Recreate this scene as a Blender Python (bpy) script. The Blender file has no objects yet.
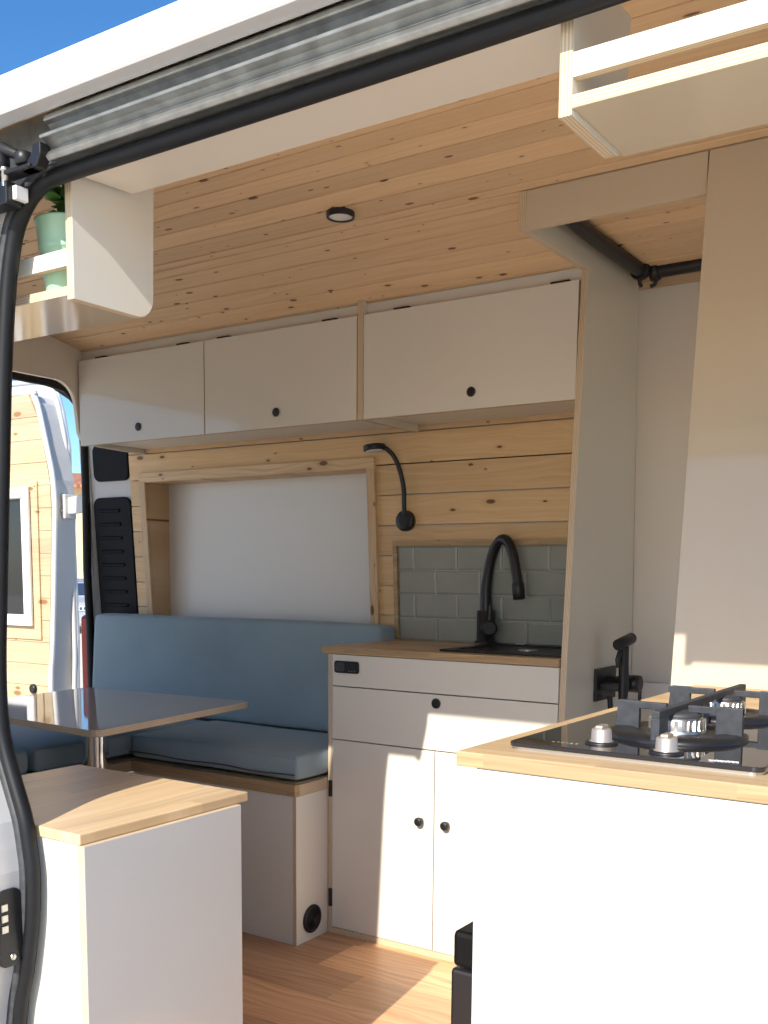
import bpy, bmesh, math, random
from mathutils import Vector, Matrix
PI = math.pi
random.seed(7)
SC = bpy.context.scene
COL = SC.collection

# ------------------------------------------------------------------ materials
class NT:
    def __init__(s, name):
        s.m = bpy.data.materials.new(name); s.m.use_nodes = True
        s.t = s.m.node_tree; s.t.nodes.clear()
        s.out = s.n('ShaderNodeOutputMaterial'); s.b = s.n('ShaderNodeBsdfPrincipled')
        s.t.links.new(s.b.outputs[0], s.out.inputs[0])
    def n(s, typ, **kw):
        nd = s.t.nodes.new(typ)
        for k, v in kw.items(): setattr(nd, k, v)
        return nd
    def l(s, a, b): s.t.links.new(a, b)
    def val(s, sock, v):
        if hasattr(v, 'is_output') or isinstance(v, bpy.types.NodeSocket): s.l(v, sock)
        else: sock.default_value = v
    def math(s, op, a, b=None, c=None):
        nd = s.n('ShaderNodeMath', operation=op)
        s.val(nd.inputs[0], a)
        if b is not None: s.val(nd.inputs[1], b)
        if c is not None: s.val(nd.inputs[2], c)
        return nd.outputs[0]
    def xyz(s):
        g = s.n('ShaderNodeNewGeometry'); p = s.n('ShaderNodeSeparateXYZ')
        s.l(g.outputs['Position'], p.inputs[0]); return p.outputs
    def comb(s, x, y, z):
        c = s.n('ShaderNodeCombineXYZ')
        for i, v in enumerate((x, y, z)): s.val(c.inputs[i], v)
        return c.outputs[0]
    def noise(s, vec, scale, detail=3, rough=.5, dist=0):
        nd = s.n('ShaderNodeTexNoise'); s.val(nd.inputs['Vector'], vec)
        nd.inputs['Scale'].default_value = scale; nd.inputs['Detail'].default_value = detail
        nd.inputs['Roughness'].default_value = rough; nd.inputs['Distortion'].default_value = dist
        return nd.outputs['Fac']
    def ramp(s, fac, stops):
        r = s.n('ShaderNodeValToRGB'); s.val(r.inputs[0], fac)
        e = r.color_ramp.elements
        while len(e) < len(stops): e.new(.5)
        for k, (p, c) in enumerate(stops):
            e[k].position = p; e[k].color = (*c, 1)
        return r.outputs[0]
    def mix(s, f, a, b, mode='MIX'):
        m = s.n('ShaderNodeMix', data_type='RGBA', blend_type=mode)
        s.val(m.inputs[0], f)
        s.val(m.inputs[6], a if not isinstance(a, tuple) else (*a, 1))
        s.val(m.inputs[7], b if not isinstance(b, tuple) else (*b, 1))
        return m.outputs[2]
    def bump(s, h, strength=.3, dist=.002):
        b = s.n('ShaderNodeBump'); s.val(b.inputs['Height'], h)
        b.inputs['Strength'].default_value = strength; b.inputs['Distance'].default_value = dist
        s.l(b.outputs[0], s.b.inputs['Normal'])
    def set(s, col=None, rough=.5, metal=0., spec=.5, coat=0.):
        if col is not None: s.val(s.b.inputs['Base Color'], (*col, 1) if isinstance(col, tuple) else col)
        s.val(s.b.inputs['Roughness'], rough); s.val(s.b.inputs['Metallic'], metal)
        s.b.inputs['Specular IOR Level'].default_value = spec
        s.b.inputs['Coat Weight'].default_value = coat
        return s.m

def srgb(r, g, b):
    f = lambda c: ((c/255+.055)/1.055)**2.4 if c > 10.3 else c/255/12.92
    return (f(r), f(g), f(b))

def plain(name, col, rough=.5, metal=0., spec=.5, var=.04, scale=6., coat=0.):
    t = NT(name); g = t.n('ShaderNodeNewGeometry')
    f = t.noise(g.outputs['Position'], scale, 4)
    a = tuple(min(1, c*(1-var)) for c in col); b = tuple(min(1, c*(1+var)) for c in col)
    return t.set(t.ramp(f, [(.3, a), (.7, b)]), rough, metal, spec, coat)

def planks(name, along, across, width, dark, mid, light, knot, off=0., knots=True, rough=.55, seg=None, kscale=1.0, gr=1.0, tv=.22):
    t = NT(name); P = t.xyz()
    L, W = P['XYZ'.index(along)], P['XYZ'.index(across)]
    w = t.math('DIVIDE', t.math('ADD', W, off), width)
    idx = t.math('FLOOR', w)
    wn = t.n('ShaderNodeTexWhiteNoise', noise_dimensions='1D'); t.l(idx, wn.inputs['W'])
    r = wn.outputs['Value']
    Lo = t.math('ADD', L, t.math('MULTIPLY', r, 37.))
    if seg:
        si = t.math('FLOOR', t.math('DIVIDE', Lo, seg))
        w2 = t.n('ShaderNodeTexWhiteNoise', noise_dimensions='2D')
        t.l(t.comb(idx, si, 0.), w2.inputs['Vector']); r = w2.outputs['Value']
        Lo = t.math('ADD', Lo, t.math('MULTIPLY', r, 11.))
    warp = t.noise(t.comb(t.math('MULTIPLY', Lo, 2.2), t.math('MULTIPLY', W, 9.), idx), 1., 2)
    g1 = t.noise(t.comb(t.math('MULTIPLY', Lo, 2.0), t.math('ADD', t.math('MULTIPLY', W, 95.*gr), t.math('MULTIPLY', warp, 9.)), idx), 1., 3, .55)
    g2 = t.noise(t.comb(t.math('MULTIPLY', Lo, 6.), t.math('MULTIPLY', W, 420.*gr), idx), 1., 2, .5)
    fac = t.math('ADD', t.math('MULTIPLY', g1, .7), t.math('MULTIPLY', g2, .3))
    col = t.ramp(fac, [(.32, dark), (.5, mid), (.68, light)])
    tone = t.math('ADD', t.math('MULTIPLY', r, tv), 1-tv/2)
    tc = t.comb(tone, tone, t.math('ADD', t.math('MULTIPLY', tone, .85), .13))
    col = t.mix(1., col, tc, 'MULTIPLY')
    if knots:
        v = t.n('ShaderNodeTexVoronoi', feature='F1', voronoi_dimensions='2D')
        t.l(t.comb(t.math('MULTIPLY', Lo, 5.0*kscale), t.math('ADD', t.math('MULTIPLY', W, 12.*kscale), t.math('MULTIPLY', idx, 7.0)), 0.), v.inputs['Vector'])
        v.inputs['Scale'].default_value = 1.
        wk = t.n('ShaderNodeTexWhiteNoise', noise_dimensions='3D'); t.l(v.outputs['Color'], wk.inputs['Vector'])
        size = t.math('ADD', t.math('MULTIPLY', t.math('POWER', wk.outputs['Value'], 3.0), .10), .022)
        core = t.n('ShaderNodeMapRange', interpolation_type='SMOOTHSTEP'); t.l(t.math('DIVIDE', v.outputs['Distance'], t.math('ADD', size, .0005)), core.inputs[0])
        core.inputs[1].default_value = .65; core.inputs[2].default_value = 1.15; core.inputs[3].default_value = 1.; core.inputs[4].default_value = 0.
        keep = t.math('GREATER_THAN', wk.outputs['Value'], .28)
        k = t.math('MULTIPLY', core.outputs[0], keep)
        halo = t.n('ShaderNodeMapRange', interpolation_type='SMOOTHSTEP'); t.l(t.math('DIVIDE', v.outputs['Distance'], t.math('ADD', size, .0005)), halo.inputs[0])
        halo.inputs[1].default_value = 1.; halo.inputs[2].default_value = 3.0; halo.inputs[3].default_value = .45; halo.inputs[4].default_value = 0.
        col = t.mix(t.math('MULTIPLY', halo.outputs[0], keep), col, dark)
        col = t.mix(k, col, knot)
    t.bump(fac, .12, .001)
    return t.set(col, rough)

def ply(name, axis, light=True, period=.0042):
    t = NT(name); P = t.xyz(); W = P['XYZ'.index(axis)]
    g = t.n('ShaderNodeNewGeometry')
    nz = t.noise(g.outputs['Position'], 60., 3)
    f = t.math('FRACT', t.math('ADD', t.math('DIVIDE', W, period), t.math('MULTIPLY', nz, .35)))
    a, b = ((.68, .56, .39), (.47, .34, .21)) if light else ((.60, .42, .26), (.36, .22, .12))
    tri = t.math('ABSOLUTE', t.math('SUBTRACT', t.math('MULTIPLY', f, 2.), 1.))
    col = t.ramp(tri, [(.25, a), (.75, b)])
    n2 = t.noise(g.outputs['Position'], 14., 3)
    col = t.mix(t.math('MULTIPLY', n2, .25), col, (.8, .68, .5))
    return t.set(col, .6)

M = {}
def laminate(name, col, rough):
    t = NT(name); g = t.n('ShaderNodeNewGeometry')
    f = t.noise(g.outputs['Position'], 2.5, 3)
    a = tuple(c*.985 for c in col)
    c = t.ramp(f, [(.35, a), (.65, col)])
    f2 = t.noise(g.outputs['Position'], 9., 2)
    t.bump(f2, .03, .002)
    return t.set(c, rough, 0, .5)
M['lam'] = laminate('white_laminate', (.76, .735, .655), .09)
M['lam_matt'] = laminate('satin_laminate', (.76, .735, .66), .28)
M['lam_warm'] = laminate('warm_glossy_laminate', (.60, .51, .375), .08)
M['lam_shaded_side'] = laminate('shaded_white_laminate', (.60, .595, .58), .09)  # white laminate darkened; the side's dim reflection is put into its colour
M['lam_sunlit'] = laminate('sunlit_white_laminate', (.53, .545, .55), .3)  # white laminate greyed for the sunlit front, strong sun offset in its colour
M['lam_beige'] = laminate('beige_lining', (.74, .68, .59), .35)
M['lam_grey'] = laminate('grey_shower_board', (.72, .67, .54), .22)
M['ply_x'] = ply('plywood_edge_x', 'X'); M['ply_y'] = ply('plywood_edge_y', 'Y'); M['ply_z'] = ply('plywood_edge_z', 'Z')
M['oak_x'] = planks('oak_worktop', 'X', 'Y', .043, (.46, .30, .155), (.56, .395, .22), (.63, .465, .28), (.4, .22, .1), knots=False, rough=.42, seg=.45)
M['oak_y'] = planks('oak_worktop_across', 'Y', 'X', .043, (.56, .38, .21), (.68, .49, .29), (.76, .59, .38), (.4, .22, .1), knots=False, rough=.33, seg=.5)
M['oak_edge'] = planks('oak_edge_band', 'X', 'Z', .016, (.33, .21, .105), (.43, .295, .155), (.50, .365, .205), (.4, .22, .1), knots=False, rough=.5, seg=.3)
M['spruce_ceiling'] = planks('spruce_ceiling_boards', 'X', 'Y', .080, (.76, .50, .275), (.84, .585, .34), (.88, .64, .395), (.18, .085, .035), off=2., kscale=1.45, rough=.45)
M['spruce_wall'] = planks('spruce_wall_boards', 'X', 'Z', .098, (.64, .41, .20), (.72, .48, .25), (.78, .545, .31), (.17, .08, .03), off=.02, kscale=1.0, rough=.5)
M['spruce_frame_x'] = planks('spruce_frame_rail', 'X', 'Z', .4, (.56, .35, .18), (.71, .49, .28), (.78, .58, .37), (.17, .08, .03), kscale=1.2)
M['spruce_frame_z'] = planks('spruce_frame_stile', 'Z', 'X', .4, (.56, .35, .18), (.71, .49, .28), (.78, .58, .37), (.17, .08, .03), kscale=1.2)
M['spruce_door'] = planks('spruce_door_boards', 'X', 'Z', .098, (.46, .34, .205), (.54, .425, .27), (.60, .48, .33), (.3, .16, .06), off=.03, kscale=.8)
M['vinyl'] = planks('wood_look_vinyl_floor', 'X', 'Y', .18, (.50, .25, .125), (.66, .37, .205), (.78, .48, .29), (.2, .1, .05), off=.05, knots=False, rough=.38, seg=.62, gr=.8, tv=.5)
def fabric(name, col):
    t = NT(name); g = t.n('ShaderNodeNewGeometry')
    n1 = t.noise(g.outputs['Position'], 420., 2); n2 = t.noise(g.outputs['Position'], 3.5, 3)
    a = tuple(c*.86 for c in col); b = tuple(c*1.1 for c in col)
    c = t.ramp(t.math('ADD', t.math('MULTIPLY', n1, .5), t.math('MULTIPLY', n2, .5)), [(.35, a), (.65, b)])
    t.bump(t.math('ADD', t.math('MULTIPLY', n1, .3), n2), .35, .004)
    t.b.inputs['Sheen Weight'].default_value = .15
    return t.set(c, .8, 0, .25)
M['fabric'] = fabric('blue_grey_upholstery', (.29, .38, .415))
M['zip'] = plain('brown_zip', (.10, .06, .045), .5)
M['black'] = plain('matt_black', (.012, .012, .014), .42)
M['black_metal'] = plain('black_enamel', (.018, .018, .02), .35, .3)
M['cast'] = plain('cast_iron', (.045, .048, .055), .55, .2, var=.25, scale=90.)
M['rubber'] = plain('black_rubber', (.010, .011, .013), .5, 0, .3, var=.15, scale=30.)
M['rubber_grey'] = plain('weathered_rubber', (.055, .058, .065), .55, var=.3, scale=60.)
M['chrome'] = plain('chrome', (.82, .82, .82), .06, 1.)
M['steel'] = plain('brushed_steel', (.62, .60, .57), .3, 1., var=.08)
M['champagne'] = plain('champagne_knob', (.60, .52, .44), .35, .7)
M['glass_black'] = plain('black_hob_glass', (.012, .011, .011), .03, 0, .6, coat=.6)
M['paint'] = plain('white_vehicle_paint', (.68, .69, .70), .25, 0, .5, var=.01, coat=.5)
M['paint_grey_shade'] = plain('grey_and_shade_paint', (.58, .58, .57), .35, var=.03)  # rear pillar's own grey; also stands for shade on white door metal
M['track'] = plain('dusty_door_track', (.33, .335, .32), .32, .75, var=.22, scale=35.)
M['sealant'] = plain('grey_track_lip', (.50, .50, .49), .3, .6, var=.12, scale=20.)
M['tile'] = plain('sage_tile', (.315, .325, .28), .16, 0, .5, var=.06, scale=9.)
M['grout'] = plain('grout', (.55, .55, .52), .8)
M['window_board'] = laminate('window_blank', (.80, .765, .715), .25)
M['table'] = laminate('table_laminate', (.56, .555, .545), .045)
M['diffuser'] = plain('lamp_diffuser', (.80, .79, .76), .5, var=.01)
M['pot'] = plain('mint_enamel', (.40, .64, .45), .3, var=.03)
M['soil'] = plain('soil', (.05, .035, .022), .9, var=.4, scale=80.)
M['leaf'] = plain('leaf', (.12, .28, .06), .4, var=.4, scale=25.)
M['glass_dark'] = plain('tinted_pane', (.02, .022, .025), .03, 0, .6)
M['upvc'] = plain('white_window_frame', (.83, .83, .82), .3, var=.01)
M['red_lens'] = plain('red_lens', (.35, .012, .02), .15)
M['vent_black'] = plain('black_trim', (.0035, .0037, .0045), .6, 0, .2, var=.2, scale=40.)
M['plate_text'] = plain('dark_plate_print', (.05, .1, .12), .5)
M['car'] = plain('silver_car_paint', (.55, .57, .60), .25, .5, coat=.5)
M['car_glass'] = plain('car_glass', (.03, .045, .09), .05)
M['render'] = plain('yellow_render', (.74, .60, .37), .85, var=.06, scale=3.)
def paving():
    t = NT('light_concrete'); g = t.n('ShaderNodeNewGeometry')
    n1 = t.noise(g.outputs['Position'], 3., 5, .65); n2 = t.noise(g.outputs['Position'], 60., 3)
    c = t.ramp(t.math('ADD', t.math('MULTIPLY', n1, .6), t.math('MULTIPLY', n2, .4)), [(.3, (.66, .585, .48)), (.7, (.80, .72, .60))])
    t.bump(n2, .3, .01); return t.set(c, .9)
M['paving'] = paving()
def roof_tiles():
    t = NT('terracotta'); P = t.xyz()
    f = t.math('SINE', t.math('MULTIPLY', P[1], 26.)); g = t.n('ShaderNodeNewGeometry')
    n = t.noise(g.outputs['Position'], 4., 4)
    c = t.ramp(n, [(.3, (.36, .13, .07)), (.7, (.55, .25, .15))])
    t.bump(f, .8, .05); return t.set(c, .85)
M['terracotta'] = roof_tiles()
M['foliage_far'] = plain('tree_leaves', (.07, .13, .04), .7, var=.5, scale=1.5)
M['bark'] = plain('bark', (.12, .08, .05), .9, var=.3, scale=12.)

# ------------------------------------------------------------------ mesh helper
class G:
    def __init__(s): s.v = []; s.f = []; s.mi = []; s.sm = []
    def add(s, vs, fs, mi=0, smooth=False):
        o = len(s.v); s.v += [Vector(p) for p in vs]
        for k, f in enumerate(fs):
            s.f.append([o+i for i in f]); s.mi.append(mi[k] if isinstance(mi, (list, tuple)) else mi); s.sm.append(smooth)
        return s
    def box(s, x0, x1, y0, y1, z0, z1, mi=0, thin=None, edge=1):
        """thin: axis of the board thickness; the faces around it get material slot `edge`"""
        vs = [(x, y, z) for z in (z0, z1) for y in (y0, y1) for x in (x0, x1)]
        fs = [(0, 4, 6, 2), (1, 3, 7, 5), (0, 1, 5, 4), (2, 6, 7, 3), (0, 2, 3, 1), (4, 5, 7, 6)]
        if thin:
            k = 'xyz'.index(thin); m = [mi if j//2 == k else edge for j in range(6)]
        else: m = mi
        return s.add(vs, fs, m)
    def prism(s, poly, axis, a, b, mi=0, edge=None, emap=None, smooth=False):
        """poly in the two other axes (x: y,z   y: x,z   z: x,y), extruded a..b along axis"""
        def P(p, t): return {'x': (t, p[0], p[1]), 'y': (p[0], t, p[1]), 'z': (p[0], p[1], t)}[axis]
        n = len(poly); vs = [P(p, a) for p in poly]+[P(p, b) for p in poly]
        e = mi if edge is None else edge
        fs = [tuple(range(n)), tuple(range(2*n-1, n-1, -1))]; m = [mi, mi]
        for i in range(n):
            j = (i+1) % n; fs.append((i, j, n+j, n+i)); m.append(emap.get(i, e) if emap else e)
        return s.add(vs, fs, m, smooth)
    def tube(s, pts, r, seg=12, mi=0, caps=True, up=None):
        pts = [Vector(p) for p in pts]; n = len(pts); vs = []; fs = []
        rr = r if isinstance(r, (list, tuple)) else [r]*n
        t0 = (pts[1]-pts[0]).normalized()
        ref = Vector(up) if up else (Vector((0, 0, 1)) if abs(t0.z) < .9 else Vector((1, 0, 0)))
        nrm = (ref-t0*ref.dot(t0)).normalized()
        for i, p in enumerate(pts):
            t = ((pts[min(i+1, n-1)]-pts[max(i-1, 0)])).normalized()
            nrm = (nrm-t*nrm.dot(t)).normalized(); bn = t.cross(nrm)
            for k in range(seg):
                a = 2*PI*k/seg; vs.append(p+(nrm*math.cos(a)+bn*math.sin(a))*rr[i])
        for i in range(n-1):
            for k in range(seg):
                k2 = (k+1) % seg; fs.append((i*seg+k, i*seg+k2, (i+1)*seg+k2, (i+1)*seg+k))
        s.add(vs, fs, mi, True)
        if caps:
            s.add(vs[:seg], [tuple(range(seg-1, -1, -1))], mi); s.add(vs[-seg:], [tuple(range(seg))], mi)
        return s
    def lathe(s, c, axis, prof, seg=28, mi=0, smooth=True):
        """prof: list of (radius, offset along axis)"""
        A = Vector(axis).normalized(); ref = Vector((0, 0, 1)) if abs(A.z) < .9 else Vector((1, 0, 0))
        U = (ref-A*ref.dot(A)).normalized(); V = A.cross(U); c = Vector(c); n = len(prof)
        vs = [c+A*h+(U*math.cos(2*PI*k/seg)+V*math.sin(2*PI*k/seg))*max(r, 1e-5) for r, h in prof for k in range(seg)]
        fs = [(i*seg+k, i*seg+(k+1) % seg, (i+1)*seg+(k+1) % seg, (i+1)*seg+k) for i in range(n-1) for k in range(seg)]
        s.add(vs, fs, mi, smooth)
        s.add(vs[:seg], [tuple(range(seg-1, -1, -1))], mi); s.add(vs[-seg:], [tuple(range(seg))], mi)
        return s
    def sweep(s, path, prof, mi=0, closed=False, smooth=True, nout=None):
        """path in the x-z plane [(x,y,z,..)], prof [(inplane offset, y offset)] swept; in-plane normal points left of travel"""
        P = [Vector(p) for p in path]; n = len(P); vs = []; m = len(prof)
        for i in range(n):
            t = P[min(i+1, n-1)]-P[max(i-1, 0)]; t.y = 0; t.normalize(); nn = Vector((-t.z, 0, t.x))
            for a, b in prof: vs.append(P[i]+nn*a+Vector((0, b, 0)))
        fs = [(i*m+k, i*m+(k+1) % m, (i+1)*m+(k+1) % m, (i+1)*m+k) for i in range(n-1) for k in range(m)]
        s.add(vs, fs, mi, smooth); s.add(vs[:m], [tuple(range(m))], mi); s.add(vs[-m:], [tuple(range(m-1, -1, -1))], mi)
        return s

def wloc(o):
    v = Vector((0, 0, 0))
    while o: v += o.location; o = o.parent
    return v
def obj(name, g, mats, parent=None, loc=None, bev=0., sub=0, wn=False, label=None):
    if not isinstance(mats, (list, tuple)): mats = [mats]
    base = wloc(parent) if parent else Vector((0, 0, 0))
    L = Vector(loc) if loc else base
    me = bpy.data.meshes.new(name)
    me.from_pydata([tuple(p-L) for p in g.v], [], g.f)
    for m in mats: me.materials.append(M[m] if isinstance(m, str) else m)
    for i, p in enumerate(me.polygons): p.material_index = g.mi[i]; p.use_smooth = g.sm[i]
    bm = bmesh.new(); bm.from_mesh(me)
    if not any(g.sm): bmesh.ops.remove_doubles(bm, verts=bm.verts, dist=1e-6) if bev == 0 and sub else None
    bmesh.ops.recalc_face_normals(bm, faces=bm.faces); bm.to_mesh(me); bm.free()
    o = bpy.data.objects.new(name, me); COL.objects.link(o)
    o.location = L-base if parent else L
    if parent: o.parent = parent
    if bev:
        b = o.modifiers.new('bevel', 'BEVEL'); b.width = bev; b.segments = 2; b.limit_method = 'ANGLE'; b.angle_limit = .7
        b.harden_normals = False
    if sub:
        q = o.modifiers.new('sub', 'SUBSURF'); q.levels = sub; q.render_levels = sub
    if label: o['label'] = label
    return o
def tag(o, label, cat, group=None):
    o['label'] = label; o['category'] = cat
    if group: o['group'] = group
    return o
def thing(name, loc, label, cat, group=None):
    o = bpy.data.objects.new(name, None); COL.objects.link(o); o.location = loc; o.empty_display_size = .1
    return tag(o, label, cat, group)
def struct(name, g, mats, label=None, **kw):
    o = obj(name, g, mats, **kw)
    if not o.parent: o['kind'] = 'structure'
    if label: o['label'] = label
    return o
def rounded(x0, x1, z0, z1, r, n=6):
    pts = []
    for cx, cz, a0 in ((x1-r, z1-r, 0), (x0+r, z1-r, PI/2), (x0+r, z0+r, PI), (x1-r, z0+r, 1.5*PI)):
        for k in range(n+1): a = a0+PI/2*k/n; pts.append((cx+r*math.cos(a), cz+r*math.sin(a)))
    return pts
def arc(cx, cy, r, a0, a1, n=6): return [(cx+r*math.cos(a0+(a1-a0)*k/n), cy+r*math.sin(a0+(a1-a0)*k/n)) for k in range(n+1)]
def catmull(P, n=8):
    P = [Vector(p) for p in P]; out = []
    for i in range(len(P)-1):
        a, b, c, d = P[max(i-1, 0)], P[i], P[i+1], P[min(i+2, len(P)-1)]
        for k in range(n):
            t = k/n
            out.append(.5*((2*b)+(c-a)*t+(2*a-5*b+4*c-d)*t*t+(3*b-a-3*c+d)*t**3))
    return out+[P[-1]]
def soft_box(x0, x1, y0, y1, z0, z1, nx=14, ny=6, nz=3, r=.025, puff=0., wob=0., seed=0):
    """an upholstered block: gridded box with rounded edges and slightly swollen faces"""
    bm = bmesh.new(); N = (nx, ny, nz); lo = Vector((x0, y0, z0)); hi = Vector((x1, y1, z1))
    idx = {}
    rs = random.Random(seed); ph = [rs.uniform(0, 6) for _ in range(6)]
    g = G()
    def stops(a, b, n):
        inner = [a+r+(b-a-2*r)*k/n for k in range(n+1)]
        return [a, a+r*.3, *inner, b-r*.3, b]
    S = [stops(lo[k], hi[k], N[k]) for k in range(3)]
    def vert(i, j, k):
        key = (i, j, k)
        if key in idx: return idx[key]
        p = Vector((S[0][i], S[1][j], S[2][k]))
        q = Vector([min(max(p[m], lo[m]+r), hi[m]-r) for m in range(3)])
        d = p-q
        if d.length > 1e-9:
            mx = max(abs(d.x), abs(d.y), abs(d.z)); d = d.normalized()*r*(mx/r)
            p = q+d
        u = [(p[m]-lo[m])/(hi[m]-lo[m]) for m in range(3)]
        c = [2*t-1 for t in u]
        for m in range(3):
            a, b = [(1-c[n]**4) for n in range(3) if n != m]
            p[m] += c[m]*puff*a*b
        w = wob*math.sin(7*p.x+ph[0])*math.sin(9*p.y+ph[1]+2*p.z)
        p.z += w; p.y += wob*.6*math.sin(6*p.x+ph[2]+5*p.z)
        idx[key] = len(g.v); g.v.append(p); return idx[key]
    n = [len(S[k])-1 for k in range(3)]
    def quad(*q): g.f.append([vert(*t) for t in q]); g.mi.append(0); g.sm.append(True)
    for i in range(n[0]):
        for j in range(n[1]):
            for k in (0, n[2]): quad((i, j, k), (i+1, j, k), (i+1, j+1, k), (i, j+1, k))
    for i in range(n[0]):
        for k in range(n[2]):
            for j in (0, n[1]): quad((i, j, k), (i+1, j, k), (i+1, j, k+1), (i, j, k+1))
    for j in range(n[1]):
        for k in range(n[2]):
            for i in (0, n[0]): quad((i, j, k), (i, j+1, k), (i, j+1, k+1), (i, j, k+1))
    return g

# ------------------------------------------------------------------ camera, sun, sky
cam = bpy.data.cameras.new('camera'); co = bpy.data.objects.new('camera', cam); COL.objects.link(co); SC.camera = co
yaw, pit, rol = (math.radians(a) for a in (33.75727338, -6.52296868, .42925307))
fw = Vector((-math.sin(yaw)*math.cos(pit), math.cos(yaw)*math.cos(pit), math.sin(pit)))
rt = Vector((math.cos(yaw), math.sin(yaw), 0)); up = rt.cross(fw)
r2 = rt*math.cos(rol)+up*math.sin(rol); u2 = -rt*math.sin(rol)+up*math.cos(rol)
mw = Matrix((r2, u2, -fw)).transposed().to_4x4(); mw.translation = (1.83585121, -2.4458344, 1.09379076)
co.matrix_world = mw
cam.sensor_fit = 'AUTO'; cam.sensor_width = 36; cam.lens = 1024.139*36/1024
cam.shift_x = 0; cam.shift_y = (691.825-512)/1024; cam.clip_start = .02; cam.clip_end = 500

SUN = Vector((-.145, 1, -.70)).normalized()
sl = bpy.data.lights.new('sun', 'SUN'); sl.energy = 4.6; sl.angle = math.radians(.53); sl.color = (1., .93, .82)
so = bpy.data.objects.new('sun', sl); COL.objects.link(so); so.rotation_euler = SUN.to_track_quat('-Z', 'Y').to_euler(); so.location = (3, -8, 6)
w = bpy.data.worlds.new('sky'); SC.world = w; w.use_nodes = True; wt = w.node_tree; wt.nodes.clear()
wo = wt.nodes.new('ShaderNodeOutputWorld'); bg = wt.nodes.new('ShaderNodeBackground'); sk = wt.nodes.new('ShaderNodeTexSky')
sk.sky_type = 'NISHITA'; sk.sun_disc = False; sk.sun_elevation = math.radians(34.2)
sk.sun_rotation = math.atan2(.145, -1)
sk.altitude = 100; sk.air_density = .85; sk.dust_density = .8; sk.ozone_density = 3.0
hsv = wt.nodes.new('ShaderNodeHueSaturation'); hsv.inputs['Saturation'].default_value = 1.25; wt.links.new(sk.outputs[0], hsv.inputs['Color']); wt.links.new(hsv.outputs[0], bg.inputs[0]); bg.inputs[1].default_value = .155; wt.links.new(bg.outputs[0], wo.inputs[0])
vs = SC.view_settings; vs.view_transform = 'Standard'; vs.look = 'None'; vs.gamma = 1; vs.use_curve_mapping = False; vs.exposure = 0.55

# ------------------------------------------------------------------ the setting
YN = -1.40          # inner face of the sliding-door side
struct('floor', G().box(-1.52, 2.3, -1.46, .46, -.03, 0), 'vinyl', 'brown wood-look vinyl plank floor of the van')
struct('ground', G().box(-60, 60, -60, 60, -.62, -.57), 'paving', 'pale concrete yard outside the van')

def zc(y): return 1.957-.232*(y+.5)**2
def zb(y): return zc(y) if y < -.2871 else 1.9465-.021*(y+.287)
def boards(g, x0, x1, zf, y0, y1, w=.080, gap=.006, t=.012, off=2.):
    k0 = math.floor((y0+off)/w); k1 = math.floor((y1+off)/w)
    for k in range(k0, k1+1):
        a = max(y0, k*w-off)+gap/2; b = min(y1, (k+1)*w-off)-gap/2
        if b-a < .004: continue
        c = .0012; za, zb_ = zf(a), zf(b)
        poly = [(a, za+t), (a, za+c), (a+c, za), ((a+b)/2, zf((a+b)/2)), (b-c, zb_), (b, zb_+c), (b, zb_+t)]
        g.prism(poly, 'x', x0, x1)
g = G(); boards(g, -1.55, 2.3, zc, -1.40, -.2855); boards(g, -1.55, .752, zc, -.2855, .44); boards(g, .7525, 2.3, zb, -.2855, .47)
struct('ceiling', g, 'spruce_ceiling', 'knotty spruce board ceiling of the van')
g = G()
for x0, x1, zf in ((-1.6, .752, zc), (.752, 2.3, zb)):
    ys = [-1.39+.1*k for k in range(19)]
    g.prism([(y, zf(y)+.0125) for y in ys]+[(y, zf(y)+.03) for y in reversed(ys)], 'x', x0, x1)
struct('trim_roof_backing', g, 'vent_black', 'dark backing above the ceiling boards')

# far wall of horizontal spruce boards, with the blanked window opening
def yw(z): return .40+(1.2-z)*.06
WX0, WX1, WZ0, WZ1 = -1.165, -.125, .80, 1.440
def wall_boards(g, x0, x1, z0, z1, w=.098, gap=.0036, t=.012, off=.02):
    k0 = math.floor((z0+off)/w); k1 = math.floor((z1+off)/w)
    for k in range(k0, k1+1):
        a = max(z0, k*w-off)+gap/2; b = min(z1, (k+1)*w-off)-gap/2
        if b-a < .004: continue
        c = .001; A, B = yw(a), yw(b)
        g.prism([(A+t, a), (A+c, a), (A, a+c), (B, b-c), (B+c, b), (B+t, b)], 'x', x0, x1)
g = G(); wall_boards(g, WX0-.0125, WX1+.0125, WZ1, 1.66); wall_boards(g, -1.258, WX0-.0125, WZ0, 1.66); wall_boards(g, WX1+.0125, .748, WZ0, 1.66); wall_boards(g, -1.25, .748, 0, WZ0)
struct('wall_far', g, 'spruce_wall', 'knotty spruce boards on the far wall above the bench and sink')
g = G()
g.prism([(yw(0)+.0125, 0), (yw(WZ0)+.0125, WZ0-.0125), (yw(WZ0)+.2, WZ0-.0125), (yw(0)+.2, 0)], 'x', -1.25, 2.3)
g.prism([(yw(WZ1)+.0125, WZ1+.0125), (yw(1.8)+.0125, 1.8), (yw(1.8)+.16, 1.8), (yw(WZ1)+.16, WZ1+.0125)], 'x', -1.25, .75)
for a, b in ((-1.258, WX0-.0125), (WX1+.0125, .75)): g.prism([(yw(WZ0)+.0125, WZ0), (yw(WZ1)+.0125, WZ1), (yw(WZ1)+.16, WZ1), (yw(WZ0)+.16, WZ0)], 'x', a, b)
g.box(.75, 2.3, .50, .62, 0, 2.0); g.box(-1.26, 2.3, .5, .62, 1.44, 2.0)
struct('wall_far_backing', g, 'paint', 'van body behind the spruce wall')
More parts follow.
